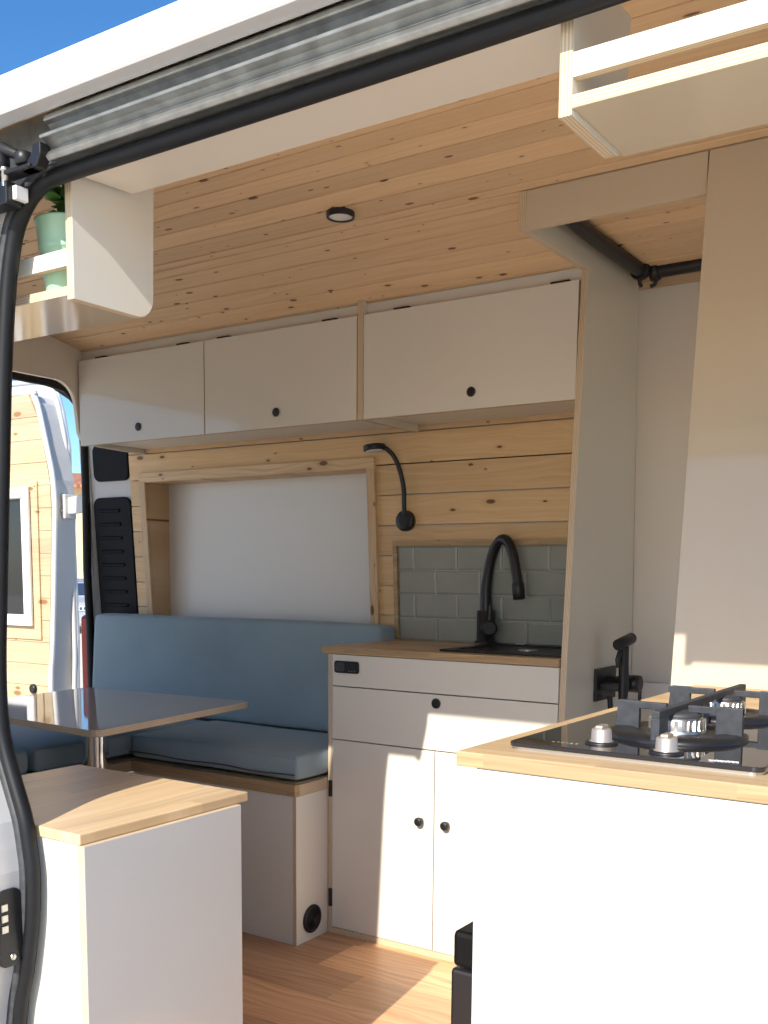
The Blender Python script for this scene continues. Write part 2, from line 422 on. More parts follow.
# window opening: board recessed behind a spruce frame
wy = lambda z: yw(z)-.014
win = struct('window_1', G().box(WX0-.03, WX1+.03, .50, .512, WZ0-.02, WZ1+.02), 'window_board', 'blanked window behind the bench with a white board in a spruce frame')
def frame_rail(x0, x1, z0, z1, mat, mit=None):
    g = G(); g.prism([(wy(z0), z0), (wy(z1), z1), (yw(z1), z1), (yw(z0), z0)], 'x', x0, x1); return obj('frame_rail', g, mat, win, bev=.0015)
fw_ = .032
frame_rail(WX0-fw_, WX1+fw_, WZ1, WZ1+fw_+.004, 'spruce_frame_x')
frame_rail(WX0-fw_, WX0, WZ0, WZ1, 'spruce_frame_z'); frame_rail(WX1, WX1+fw_, WZ0, WZ1, 'spruce_frame_z')
frame_rail(WX0-fw_, WX1+fw_, WZ0-fw_, WZ0, 'spruce_frame_x')
for x0, x1 in ((WX0-.012, WX0), (WX1, WX1+.012)):
    obj('reveal', G().prism([(yw(WZ0)+.0008, WZ0), (yw(WZ1)+.0008, WZ1), (.4995, WZ1), (.4995, WZ0)], 'x', x0, x1), 'spruce_frame_z', win)
obj('reveal', G().box(WX0, WX1, yw(WZ1)+.0008, .4995, WZ1, WZ1+.012), 'spruce_frame_x', win)
obj('reveal', G().box(WX0, WX1, yw(WZ0)+.0008, .4995, WZ0-.012, WZ0), 'spruce_frame_x', win)

# rear arch lining board between living space and back doors
poly = [(-1.395, zc(-1.395)), (-1.395, 1.764), (-.03, 1.764)]
poly += arc(-.03, 1.68, .084, PI/2, .06, 6)[1:]+[(.063, 1.615)]
poly += [(.066, 1.59), (.078, 1.568), (.100, 1.558), (.16, 1.5515), (.30, 1.5475), (.385, 1.5475), (.385, zc(.385))]
poly += [(y, zc(y)) for y in (.2, .05, -.1, -.3, -.5, -.7, -.9, -1.1, -1.3)]
struct('wall_rear', G().prism(poly, 'x', -1.183, -1.166, 0, 1), ['lam_beige', 'lam_beige'], 'beige lining board arched over the rear doorway', bev=.002)
# rear door frame
g = G()
g.box(-1.58, -1.50, -1.40, .44, 1.835, 2.02); g.prism([(-1.40, -.1), (-1.33, -.1), (-1.33, 2.0), (-1.40, 2.0)], 'x', -1.58, -1.50)
struct('trim_1', g, 'paint', 'painted metal frame around the rear doorway')
path = [(-1.515, -1.30, .0), (-1.515, -1.30, 1.70), (-1.515, -1.26, 1.79), (-1.515, -1.18, 1.825), (-1.515, .20, 1.825), (-1.515, .29, 1.815), (-1.515, .352, 1.76), (-1.515, .382, 1.60), (-1.515, .384, 1.4), (-1.515, .380, 1.1), (-1.515, .388, .85), (-1.515, .388, 0)]
g = G().tube(path, .017, 10, 0, True, up=(1, 0, 0))
struct('trim_2', g, 'rubber', 'black rubber seal of the rear doorway')
# D pillar: painted inner metal beside the far rear corner
def pil(x, z): return yw(z)+.012
g = G(); zs = [0, .6, 1.0, 1.4, 1.6, 1.85]
for a, b in zip(zs, zs[1:]):
    g.prism([(pil(0, a), a), (pil(0, b), b), (pil(0, b)+.05, b), (pil(0, a)+.05, a)], 'x', -1.53, -1.235)
struct('wall_rear_pillar', g, 'paint_grey_shade', 'grey painted pillar between spruce wall and rear doorway')
def pillar_cover(poly, name, label, slats):
    z_lo = min(p[1] for p in poly); t = thing(name, (poly[0][0], yw(z_lo)-.01, z_lo), label, 'cover', None)
    g = G(); n = len(poly)
    g.add([(x, pil(x, z)-.012, z) for x, z in poly]+[(x, pil(x, z)+.001, z) for x, z in poly], [tuple(range(n)), tuple(range(2*n-1, n-1, -1))]+[(i, (i+1) % n, n+(i+1) % n, n+i) for i in range(n)])
    obj('cover_panel', g, 'vent_black', t, bev=.004)
    for z in slats:
        xs = [p[0] for p in poly]; x0 = min(xs)+.03; x1 = max(xs)-.045-(z-.9)*.04
        q = G().prism([(pil(0, z)-.018, z-.004), (pil(0, z)-.011, z-.009), (pil(0, z)-.011, z+.007), (pil(0, z)-.017, z+.003)], 'x', x0, x1)
        obj('louvre', q, 'vent_black', t, bev=.002)
    return t
P1 = [(x, z) for x, z in rounded(-1.468, -1.266, 1.455, 1.60, .03, 4)]
pillar_cover(P1, 'pillar_cover', 'upper small black plastic cover on rear pillar, plain and rounded', [])
lv = rounded(-1.482, -1.266, .80, 1.392, .035, 4)
pillar_cover(lv, 'pillar_vent_cover', 'tall black louvred cover on rear pillar beside the spruce wall', [1.34-.0535*k for k in range(10)])
# tail light just outside the rear pillar
t = thing('tail_light', (-1.57, .39, .60), 'red tail light at the rear corner, behind the bench backrest', 'light')
obj('lens', G().prism(rounded(.396, .49, .60, .918, .02), 'x', -1.585, -1.5455, smooth=False), 'red_lens', t, bev=.008)

# far rear corner outside skin
g = G(); g.prism([(.43, 0), (.40, 1.2), (.375, 1.7), (.34, 1.9), (.40, 1.9), (.47, 1.7), (.52, 1.2), (.54, 0)], 'x', -1.545, -1.50)
struct('wall_rear_corner', g, 'paint', 'white body corner behind the rear pillar')

# near side: body wall left and right of the sliding door, header with track, roof skin
g = G()
g.prism([(-1.40, -.1), (-1.36, 1.70), (-1.36, 1.79), (-1.40, 1.79), (-1.45, 1.70), (-1.47, .7), (-1.46, -.1)], 'x', -1.55, .055)
g.prism([(-1.435, -.1), (-1.435, .7), (-1.41, 1.66), (-1.425, 1.66), (-1.46, .7), (-1.455, -.1)], 'x', .055, .20)
g.prism([(-1.42, -.1), (-1.36, 1.70), (-1.36, 1.79), (-1.40, 1.79), (-1.45, 1.70), (-1.47, .7), (-1.46, -.1)], 'x', 1.80, 2.3)
struct('wall_near', g, 'paint', 'white van body on the sliding-door side')
def ydoor(z): return -1.40+.03*max(0, z-.7)/.97
inner = [(.400, -.06), (.402, .10), (.408, .25), (.4238, .3602), (.4427, .4259), (.4595, .5070), (.4657, .5592), (.4669, .6099), (.4612, .6509), (.4509, .6995), (.4258, .7544), (.4017, .8100), (.3893, .8671), (.3863, .9496), (.3901, 1.0481), (.3972, 1.2095), (.4042, 1.3674), (.4103, 1.4603), (.4186, 1.5362), (.4265, 1.5778), (.4392, 1.6181), (.4640, 1.6490), (.4971, 1.6671), (.5204, 1.6715), (.5545, 1.6730), (.6522, 1.6735), (.7136, 1.6737), (.9824, 1.6751), (1.1878, 1.6768), (1.36, 1.6793), (1.60, 1.681), (1.70, 1.67), (1.755, 1.63), (1.775, 1.55), (1.78, 1.3), (1.78, .7), (1.78, -.06)]
path = catmull([(x, ydoor(z), z) for x, z in inner], 4)
g = G().sweep(path, [(-.0005, -.006), (.010, .005), (.022, .003), (.0225, -.012), (.0165, -.021), (.008, -.022), (.001, -.016)])
struct('trim_3', g, 'rubber', 'black rubber seal around the sliding-door opening')
g = G().sweep(path, [(.0205, .0), (.040, .0), (.041, -.008), (.034, -.019), (.0225, -.0175)])
struct('trim_4', g, 'rubber_grey', 'grey outer lip of the sliding-door seal')
# pillar skin left of the opening (follows the seal) and its corner gusset
g = G(); P_ = [Vector((x, ydoor(z), z)) for x, z in inner[:21]]; n = len(P_); vs_ = []; fs_ = []
for i, p in enumerate(P_):
    tt = P_[min(i+1, n-1)]-P_[max(i-1, 0)]; tt.y = 0; tt.normalize(); nn = Vector((-tt.z, 0, tt.x))
    d = .22-.19*min(1, max(0, (p.z-1.40)/.22))
    for o_, y_ in ((.020, .004), (.036, .002), (.034, -d), (.20, -d)): vs_.append(p+nn*o_+Vector((0, y_, 0)))
for i in range(n-1):
    for k in range(3): fs_.append((i*4+k, i*4+k+1, i*4+4+k+1, i*4+4+k))
g.add(vs_, fs_, 0, False)
poly = [(.05, 1.56), (.370, 1.56), (.392, 1.610), (.436, 1.662), (.50, 1.692), (.60, 1.704), (.60, 1.705), (.56, 1.74), (.05, 1.74)]
g.prism(poly, 'y', -1.385, -1.368)
struct('wall_near_pillar', g, 'paint_grey_shade', 'white door pillar left of the sliding-door seal')  # white body metal, its shade put in by the greyer paint
# track header: ridged profile along the top of the opening
prof = [(-1.360, 1.694), (-1.376, 1.694), (-1.392, 1.697), (-1.410, 1.6915), (-1.4155, 1.697), (-1.411, 1.704), (-1.404, 1.710), (-1.414, 1.716), (-1.4255, 1.7185), (-1.4265, 1.723), (-1.412, 1.7275), (-1.402, 1.735), (-1.410, 1.742), (-1.418, 1.7455), (-1.418, 1.753), (-1.405, 1.760), (-1.385, 1.765), (-1.385, 1.79), (-1.36, 1.79)]
g = G().prism(prof, 'x', .545, 1.82)
struct('trim_5', g, 'track', 'dusty grey metal track ridges above the sliding-door opening', bev=.0015)
g = G().prism([(-1.372, 1.694), (-1.390, 1.699), (-1.386, 1.79), (-1.36, 1.79), (-1.36, 1.694)], 'x', .25, .56)
struct('trim_6', g, 'track', 'bare end of the door track at the top corner of the pillar')
# roof skin: lip then curving inward
sk_ = [(-1.418, 1.768), (-1.4225, 1.7535), (-1.457, 1.7495), (-1.4605, 1.753), (-1.4625, 1.775), (-1.4605, 1.800), (-1.42, 1.826), (-1.36, 1.868), (-1.2, 1.960), (-1.0, 2.02), (-.5, 2.05), (.2, 2.035), (.48, 2.01), (.60, 1.93), (.62, 1.88)]
inn = [(.60, 1.88), (.58, 1.92), (.47, 1.99), (.2, 2.015), (-.5, 2.03), (-1.0, 1.995), (-1.2, 1.938), (-1.36, 1.845), (-1.40, 1.805), (-1.40, 1.79)]
g = G().prism(sk_+inn, 'x', -1.58, 2.3)
struct('wall_roof', g, 'paint', 'white van roof edge above the sliding door')
# lining under the header between the two shelves
g = G().prism([(-1.362, 1.694), (-1.236, 1.700), (-1.236, 1.712), (-1.362, 1.712)], 'x', .533, 1.331)
struct('trim_7', g, 'lam_beige', 'beige lining strip under the door header between the two shelves')
g = G().box(-1.18, 2.3, -1.372, -1.36, 1.70, 1.775)
struct('wall_near_lining', g, 'lam_beige', 'lining above the sliding door')
g = G(); g.box(3.2, 3.23, -1.46, .62, -.1, .85); g.prism([(2.3, 2.0), (2.55, 1.98), (2.55, 2.02), (2.3, 2.05)], 'y', -1.46, .62)
for y0 in (-1.46, .57): g.prism([(2.3, -.1), (3.23, -.1), (3.23, .85), (2.55, 2.0), (2.48, 2.0), (2.95, .95), (2.3, .95)], 'y', y0, y0+.05)
struct('wall_front', g, 'paint', 'white cab end of the van with its windscreen opening')
# ------------------------------------------------------------------ shower cubicle boards
colp = [(-.287, zb(-.287)), (-.287, 1.862), (.070, 1.862), (.050, 1.56), (.028, 1.2), (.008, .885), (.0, .70), (-.001, 0), (.49, 0), (.478, .9), (.43, 1.93), (.43, zb(.43))]
struct('wall_shower_side', G().prism(colp, 'x', .7465, .7635, 0, 1), ['lam_grey', 'ply_x'], 'pale board with plywood edge between sink and shower', bev=.0012)
struct('wall_shower_back', G().prism([(.482, 0), (.480, .9), (.431, 1.893), (.445, 1.893), (.495, .9), (.497, 0)], 'x', .7635, 2.28, 0, 0), ['lam_beige', 'ply_y'], 'pale board at the back of the shower')
g = G().prism([(.4295, 1.894), (.427, 1.944), (.442, 1.944), (.4445, 1.894)], 'x', .7635, 2.28)
struct('trim_8', g, 'spruce_frame_x', 'spruce strip at the top of the shower back wall')
struct('trim_9', G().prism([(-.287, 1.8625), (-.287, zb(-.287)-.001), (-.270, zb(-.27)-.001), (-.270, 1.8625)], 'x', .764, 1.1665, 0, 0, {3: 1}), ['lam_warm', 'ply_y'], 'pale header board over the shower entrance', bev=.0012)
g = G().prism([(-.287, zb(-.287)-.001), (-.405, .83), (-.405, 0), (-.385, 0), (-.385, .83), (-.267, zb(-.267)-.001)], 'x', 1.169, 2.28, 0, 0)
struct('wall_shower_front', g, ['lam_warm'], 'glossy pale board behind the hob worktop', bev=.0012)

# ------------------------------------------------------------------ upper cabinets
def knob(c, ax, r, parent, name='knob', d=.012):
    g = G().lathe(c, ax, [(r*.8, 0), (r*.85, d*.35), (r, d*.5), (r, d*.85), (r*.85, d), (r*.5, d*1.02)], 20)
    return obj(name, g, 'black', parent)
def upper(name, x0, x1, doors, label, kx, hx, side):
    t = thing(name, ((x0+x1)/2, .2, 1.566), label, 'cabinet', 'upper cabinets along the ceiling')
    g = G(); d = .084
    g.box(x0, x1, d, yw(1.57)-.002, 1.5655, 1.581, 0, 'z')
    g.box(x0, x1, d+.002, d+.016, 1.826, zc(d)-.002, 0, 'y')
    sp_ = [(d, 1.5812), (yw(1.6)-.004, 1.5812), (yw(1.75)-.006, 1.775), (d+.017, zc(d+.017)-.006), (d+.017, 1.825), (d, 1.825)]; g.prism(sp_, 'x', x0, x0+.012); g.prism(sp_, 'x', x1-.012, x1)
    g.box(x0, x1, yw(1.85)-.03, yw(1.85)-.02, 1.581, 1.76)
    obj('carcass', g, ['lam_matt', 'ply_z'], t, bev=.001)
    if side: obj('side_panel', G().prism([(.0635, 1.5445), (yw(1.6)-.004, 1.5445), (yw(1.75)-.006, 1.775), (.10, zc(.10)-.002), (.0635, zc(.0635)-.0005)], 'x', side[0], side[1], 0, 1), ['lam_matt', 'ply_x'], t, bev=.001, label='plywood-edged divider')
    for (a, b), k, hs in zip(doors, kx, hx):
        dr = obj('door', G().box(a, b, .063, .081, 1.5445, 1.8395, 0, 'y'), ['lam', 'ply_y'], t, bev=.0012)
        knob((k, .064, 1.590), (0, -1, 0), .0135, dr, d=.006)
        for h in hs:
            obj('hinge', G().box(h-.026, h+.026, .066, .100, 1.8395, 1.8455), 'black', dr, bev=.001)
    return t
upper('upper_cabinet', -1.163, .057, [(-1.159, -.5535), (-.5495, .0545)], 'wide white upper cabinet with two flap doors, above the bench window', [-.859, -.249], [(-1.05, -.652), (-.472, -.05)], (.0575, .0765))
upper('upper_cabinet', .077, .7455, [(.0795, .7425)], 'white upper cabinet with one flap door, above the sink beside the shower board', [.438], [(.205, .688)], None)

# ------------------------------------------------------------------ kitchen unit by the far wall
t = thing('kitchen_cabinet', (.37, .2, 0), 'white kitchen base cabinet with drawer and two doors under the sink', 'cabinet')
g = G(); g.box(.02, .745, .02, yw(.4)-.003, .02, .05); g.box(.02, .745, yw(.4)-.02, yw(.4)-.004, .05, .855); g.box(.733, .745, .02, .40, .05, .855); g.box(.02, .733, .03, .39, .585, .60)
obj('carcass', g, 'lam_matt', t)
obj('side_panel', G().box(0, .0135, 0, .408, 0, .858, 0, 'x'), ['lam', 'ply_x'], t, bev=.001)
obj('plinth', G().box(.0135, .7455, .0, .016, 0, .0175), 'ply_z', t, bev=.001)
fp = obj('front_panel', G().box(.0155, .7445, 0, .017, .7645, .8575), ['lam'], t, bev=.0012)
pn = G().prism(rounded(.025, .114, .8035, .8395, .008), 'y', -.005, .0); s_ = obj('socket_panel', pn, 'black', fp, bev=.0015, label='black socket and switch panel')
obj('socket_cover', G().prism(rounded(.031, .064, .8085, .8345, .006), 'y', -.0062, -.005), 'rubber_grey', s_, bev=.0008)
for k in range(3): obj('switch_mark', G().box(.078+.010*k, .0815+.010*k, -.0054, -.0049, .8095, .8115), 'sealant', s_)
dr = obj('drawer', G().box(.0155, .7445, 0, .017, .6035, .7615), ['lam'], t, bev=.0012)
knob((.378, .0005, .737), (0, -1, 0), .0145, dr, d=.005)
for a, b, k in ((.0155, .373, .331), (.376, .7445, .417)):
    d = obj('door', G().box(a, b, 0, .017, .0195, .6005), ['lam'], t, bev=.0012)
    knob((k, .0, .3945), (0, -1, 0), .0125, d, d=.020)
    if a < .1:
        for z0, z1 in ((.425, .475), (.083, .139)): obj('hinge', G().box(.0035, .0145, -.0035, .003, z0, z1), 'black', d, bev=.001)
wt_ = G().box(-.022, .7455, -.004, .425, .8595, .880, 0, 'z')
tag(obj('worktop', wt_, ['oak_x', 'oak_edge'], loc=(.36, .2, .8595), bev=.0012), 'oak worktop with sink let into it, beside the blue bench', 'worktop')
# sink: rim, bowl, drain
t = thing('sink', (.55, .22, .881), 'black inset sink in the oak worktop beside the shower board', 'sink')
g = G(); ox0, ox1, oy0, oy1, zt = .362, .741, .040, .4005, .8865
ix0, ix1, iy0, iy1 = .395, .725, .075, .345
g.box(ox0, ix0, oy0, oy1, .8805, zt); g.box(ix1, ox1, oy0, oy1, .8805, zt); g.box(ix0, ix1, oy0, iy0, .8805, zt); g.box(ix0, ix1, iy1, oy1, .8805, zt)
obj('rim', g, 'black', t)
g = G(); gx0, gx1, gy0, gy1 = ix0+.01, ix1-.01, iy0+.01, iy1-.01
g.add([(ix0, iy0, .884), (ix1, iy0, .884), (ix1, iy1, .884), (ix0, iy1, .884), (gx0, gy0, .8812), (gx1, gy0, .8812), (gx1, gy1, .8812), (gx0, gy1, .8812)], [(0, 1, 5, 4), (1, 2, 6, 5), (2, 3, 7, 6), (3, 0, 4, 7), (4, 5, 6, 7)])
obj('bowl', g, 'black', t)
obj('drain', G().lathe((.55, .22, .8813), (0, 0, 1), [(.028, 0), (.028, .002), (.02, .0025), (.006, .001)], 24), 'steel', t)
obj('overflow', G().prism(rounded(.435, .465, .366, .376, .004), 'z', .8865, .889), 'steel', t)
# faucet
t = thing('faucet', (.330, .37, .8865), 'matt black kitchen faucet with tall curved spout beside the sink', 'faucet')
obj('body', G().lathe((.332, .37, .8865), (0, 0, 1), [(.036, 0), (.036, .004), (.0285, .007), (.0285, .098), (.026, .1)], 28), 'black', t)
pts = catmull([(.332, .37, .98), (.330, .37, 1.045), (.338, .367, 1.10), (.352, .360, 1.148), (.375, .350, 1.188), (.400, .340, 1.203), (.426, .330, 1.190), (.446, .322, 1.150), (.460, .316, 1.10), (.468, .312, 1.066)], 6)
obj('spout', G().tube(pts, [.0195-.0045*min(1, i/12) for i in range(len(pts))], 14), 'black', t)
obj('spray_head', G().lathe((.4665, .3125, 1.075), (.15, -.06, -1), [(.0155, 0), (.0185, .006), (.0185, .05), (.014, .052)], 20), 'black', t)
h = obj('lever_boss', G().lathe((.345, .352, .935), (.55, -.75, 0), [(.021, 0), (.021, .038), (.024, .040), (.024, .056), (.018, .058)], 24), 'black', t)
obj('lever', G().tube([(.372, .320, .95), (.374, .318, .985), (.372, .322, 1.005)], [.0065, .0055, .005], 10), 'black', h)
# tiles
t = thing('tile_backsplash', (.36, .42, .88), 'sage green metro-tile backsplash framed in oak behind the faucet', 'backsplash')
g = G(); tx0, tx1, tz0, tz1 = -.012, .744, .8805, 1.186
def yt(z): return yw(z)-.004
g.prism([(yt(tz0), tz0), (yt(tz1), tz1), (yt(tz1)+.004, tz1), (yt(tz0)+.004, tz0)], 'x', tx0, tx1); obj('grout_bed', g, 'grout', t)
g = G(); th, tw = .0752, .1575
for r_ in range(4):
    z1 = tz1-.0015-r_*(th+.0018); z0 = max(z1-th, tz0)
    x = tx0-(0.086 if r_ % 2 == 0 else .0)-.0
    x = tx0-(.094 if r_ % 2 == 0 else .012)
    while x < tx1:
        a, b = max(x, tx0+.001), min(x+tw, tx1-.001); x += tw+.0018
        if b-a < .006: continue
        c = .006; ya, yb_ = yt(z0), yt(z1); e = .006
        def q(xx, zz, dd): return (xx, yt(zz)-dd, zz)
        vs_ = [q(a, z0, 0), q(b, z0, 0), q(b, z1, 0), q(a, z1, 0), q(a, z0, .003), q(b, z0, .003), q(b, z1, .003), q(a, z1, .003), q(a+c, z0+c, e), q(b-c, z0+c, e), q(b-c, z1-c, e), q(a+c, z1-c, e)]
        g.add(vs_, [(0, 1, 5, 4), (1, 2, 6, 5), (2, 3, 7, 6), (3, 0, 4, 7), (4, 5, 9, 8), (5, 6, 10, 9), (6, 7, 11, 10), (7, 4, 8, 11), (8, 9, 10, 11)])
obj('tiles', g, 'tile', t)
g = G(); g.prism([(yw(tz1)-.016, tz1), (yw(tz1)-.016, tz1+.017), (yw(tz1), tz1+.017), (yw(tz1), tz1)], 'x', tx0-.015, tx1)
g.prism([(yw(tz0)-.016, tz0), (yw(tz1)-.016, tz1+.017), (yw(tz1), tz1+.017), (yw(tz0), tz0)], 'x', tx0-.016, tx0)
obj('frame', g, 'oak_edge', t, bev=.001)
# reading lamp
t = thing('reading_lamp', (.022, .395, 1.268), 'black gooseneck reading lamp on the spruce wall right of the window', 'lamp')
yl = yw(1.268)
obj('base', G().lathe((.022, yl, 1.268), (0, -1, 0), [(.033, 0), (.0335, .004), (.0335, .017), (.030, .021), (.015, .0215)], 32), 'black', t)
pts = catmull([(.022, yl-.018, 1.29), (.022, yl-.02, 1.33), (.023, .372, 1.368), (.020, .362, 1.408), (.012, .352, 1.445), (-.001, .342, 1.475), (-.018, .333, 1.493), (-.027, .33, 1.496)], 6)
obj('gooseneck', G().tube(pts, .0075, 12), 'black', t)
hd = obj('head', G().lathe((-.060, .325, 1.4995), (.10, 0, -1), [(.034, -.008), (.036, -.006), (.036, .008), (.034, .010)], 28), 'black', t)
obj('diffuser', G().lathe((-.0591, .325, 1.489), (.10, 0, -1), [(.029, 0), (.028, .0015), (.01, .002)], 24), 'diffuser', hd)

# ------------------------------------------------------------------ benches and cushions
BF = -.155
t = thing('bench', (-.38, .12, 0), 'white storage bench with oak edge and round vent, left of the kitchen unit', 'bench')
obj('front_panel', G().box(-.68, -.0135, BF, BF+.016, 0, .449), ['lam'], t, bev=.001)
sp = obj('side_panel', G().box(-.0135, 0, BF, -.0015, 0, .449, 0, 'x'), ['lam_matt', 'ply_x'], t, bev=.001)
g = G(); g.lathe((0, -.081, .064), (1, 0, 0), [(.043, 0), (.043, .004), (.038, .007), (.033, .0075), (.033, .003)], 32)
for k in range(5): g.lathe((.003, -.081, .064), (1, 0, 0), [(.028-.006*k, 0), (.028-.006*k, .003+.0004*k), (.0255-.006*k, .003+.0004*k), (.0255-.006*k, 0)], 28)
v_ = obj('vent_grille', g, 'black', sp, label='round black air vent')
g = G(); g.box(-.70, -.017, BF+.018, yw(.45)-.004, .466, .484, 0, 'z'); obj('seat_board', g, ['oak_x', 'ply_z'], t)
obj('edge_rail', G().box(-.70, -.0, BF-.006, BF+.017, .4495, .484), ['oak_edge'], t, bev=.0015)
obj('edge_rail', G().box(-.0165, -.0005, BF+.0178, -.002, .4495, .482), ['ply_z'], t, bev=.001)
t = thing('bench', (-1.1, -.5, 0), 'rear cross bench with oak edge, left of the table pedestal', 'bench')
obj('front_panel', G().box(-.716, -.70, -1.34, BF-.012, 0, .449), ['lam'], t, bev=.001)
obj('seat_board', G().box(-1.48, -.7025, -1.34, yw(.45)-.004, .466, .484, 0, 'z'), ['oak_x', 'ply_z'], t)
obj('edge_rail', G().box(-.7015, -.6795, -1.34, BF-.008, .4495, .484), ['oak_edge'], t, bev=.0015)
obj('ledge', G().box(-.679, -.634, -1.34, BF-.010, .425, .446), ['oak_y'], t, bev=.001)
obj('side_panel', G().box(-1.48, -.72, -1.34, -1.325, 0, .449), ['lam'], t)
# seat cushions
g = soft_box(-.705, -.006, BF+.012, .264, .4915, .570, 16, 8, 3, .018, .005, .0022, 1)
c = tag(obj('seat_cushion', g, 'fabric', loc=(-.35, .1, .4915), sub=1), 'blue-grey seat cushion with zip on the bench beside the kitchen unit', 'cushion', 'bench cushions')
zp = [(-.70+.69*k/20, BF+.0045-.002*math.sin(k*.9), .512+.002*math.sin(k*.7)-.003*(k/20)) for k in range(21)]
obj('zip', G().tube(zp, .0022, 6), 'zip', c)
sm = [(-.70+.69*k/20, BF+.0135, .5625+.0015*math.sin(k*.6)) for k in range(21)]
obj('piping', G().tube(sm, .0022, 6), 'fabric', c)
g = soft_box(-1.47, -.722, BF-.35, .264, .4915, .568, 14, 8, 3, .02, .006, .003, 5)
c2 = tag(obj('seat_cushion', g, 'fabric', loc=(-1.1, 0, .4915), sub=1), 'blue-grey seat cushion in the rear corner, seen under the table', 'cushion', 'bench cushions')
obj('piping', G().tube([(-.7225, BF-.34+.59*k/12, .560) for k in range(13)], .0022, 6), 'fabric', c2)
g = soft_box(-1.47, -.722, -1.30, BF-.368, .4915, .568, 14, 8, 3, .02, .006, .003, 6)
tag(obj('seat_cushion', g, 'fabric', loc=(-1.1, -.9, .4915), sub=1), 'blue-grey seat cushion on the rear bench nearest the sliding door', 'cushion', 'bench cushions')
# back cushion, leaning on the wall
g = soft_box(-1.395, -.012, 0, .10, 0, .372, 24, 3, 8, .022, .002, .0015, 3)
for p in g.v:
    z = p.z; p.z = .564+z*.987; p.y = p.y+.272+.028*(z/.37)
tag(obj('back_cushion', g, 'fabric', loc=(-.7, .33, .574), sub=1), 'long blue-grey back cushion leaning against the wall below the window', 'cushion', 'bench cushions')

# ------------------------------------------------------------------ table
t = thing('table', (-.57, -.40, .0), 'glossy grey table with plywood edge on a chrome pedestal', 'table')
C4 = [(-.168, -.742), (-.259, -.052), (-.975, -.085), (-.90, -.690)]
poly = []
for i in range(4):
    p0, p, p1 = Vector(C4[i-1]), Vector(C4[i]), Vector(C4[(i+1) % 4]); a = p+(p0-p).normalized()*.035; b = p+(p1-p).normalized()*.035
    for k in range(7): s = k/6; q = a*(1-s)**2+p*2*s*(1-s)+b*s*s; poly.append((q.x, q.y))
obj('table_top', G().prism(poly, 'z', .682, .700, 0, 1), ['table', 'ply_z'], t, bev=.0012)
obj('pedestal', G().lathe((-.59, -.385, .02), (0, 0, 1), [(.038, 0), (.038, .635)], 32), 'chrome', t)
obj('mount_plate', G().lathe((-.59, -.385, .655), (0, 0, 1), [(.042, 0), (.085, .012), (.085, .0268)], 32), 'chrome', t)
obj('foot_plate', G().lathe((-.59, -.385, .0), (0, 0, 1), [(.095, 0), (.095, .006), (.042, .02)], 32), 'chrome', t)

# ------------------------------------------------------------------ low cabinet behind the door pillar
t = thing('low_cabinet', (.30, -1.19, 0), 'low white cabinet with oak top just inside the sliding door, left side', 'cabinet')
ax0, ax1, ay0, ay1, az = .069, .553, -1.393, -.992, .680
obj('top', G().box(ax0, ax1, ay0, ay1, az-.018, az), ['oak_y'], t, bev=.002)
g = G(); g.box(ax0+.01, ax1-.008, ay0+.004, ay0+.02, 0, az-.0185); g.box(ax0+.01, ax0+.026, ay0+.02, ay1-.03, 0, az-.0185); g.box(ax0+.026, ax1-.008, ay1-.046, ay1-.03, 0, az-.0185)
obj('carcass', g, ['lam'], t, bev=.001)
obj('side_panel', G().box(ax1-.0075, ax1+.0095, ay0+.0005, ay1-.030, 0, az-.0185, 0, 'x'), ['lam_shaded_side', 'ply_x'], t, bev=.001)

# ------------------------------------------------------------------ hob counter right of the door opening
t = thing('hob_cabinet', (1.75, -.9, 0), 'white cabinet in the right foreground under the gas hob', 'cabinet')
nx, ny = 1.247, -1.373
obj('front_panel', G().box(nx, 2.26, ny+.010, ny+.026, -.02, .8605), ['lam_sunlit'], t, bev=.001)
obj('side_panel', G().box(nx+.0005, nx+.0165, ny+.0265, -.43, 0, .8605), ['lam'], t, bev=.001)
obj('back_panel', G().box(nx+.017, 2.26, -.446, -.43, 0, .8605), ['lam'], t, bev=.001)
wt_ = G().box(1.221, 2.26, -1.366, -.412, .8615, .880, 0, 'z')
tag(obj('worktop', wt_, ['oak_x', 'oak_edge'], loc=(1.7, -.9, .8615), bev=.0015), 'sunlit oak worktop carrying the gas hob, right foreground', 'worktop')
# hob
t = thing('gas_hob', (1.412, -1.03, .880), 'black glass two-burner gas hob on the foreground worktop', 'hob')
hx0, hx1, hy0, hy1 = 1.2585, 1.5665, -1.291, -.79
gl = obj('glass_plate', G().prism(rounded(hx0, hx1, hy0, hy1, .012), 'z', .8835, .8895), 'glass_black', t, bev=.0015)
obj('steel_rim', G().prism(rounded(hx0+.003, hx1-.003, hy0+.003, hy1-.003, .012), 'z', .880, .8832), 'steel', t)
sq = [(1.503+.0009*k+.0012*math.sin(k*1.9), -1.276+.0021*math.sin(k*1.45)+.0006*k*.3, .8898) for k in range(36)]
obj('printed_logo', G().tube(sq, .0006, 5), 'upvc', gl, label='small pale script logo')
g = G()
for k in range(6): g.box(1.306+.006*k, 1.3085+.006*k, -1.262+.002*(k % 2), -1.258+.002*(k % 3), .8894, .8898)
obj('printed_marks', g, 'sealant', gl)
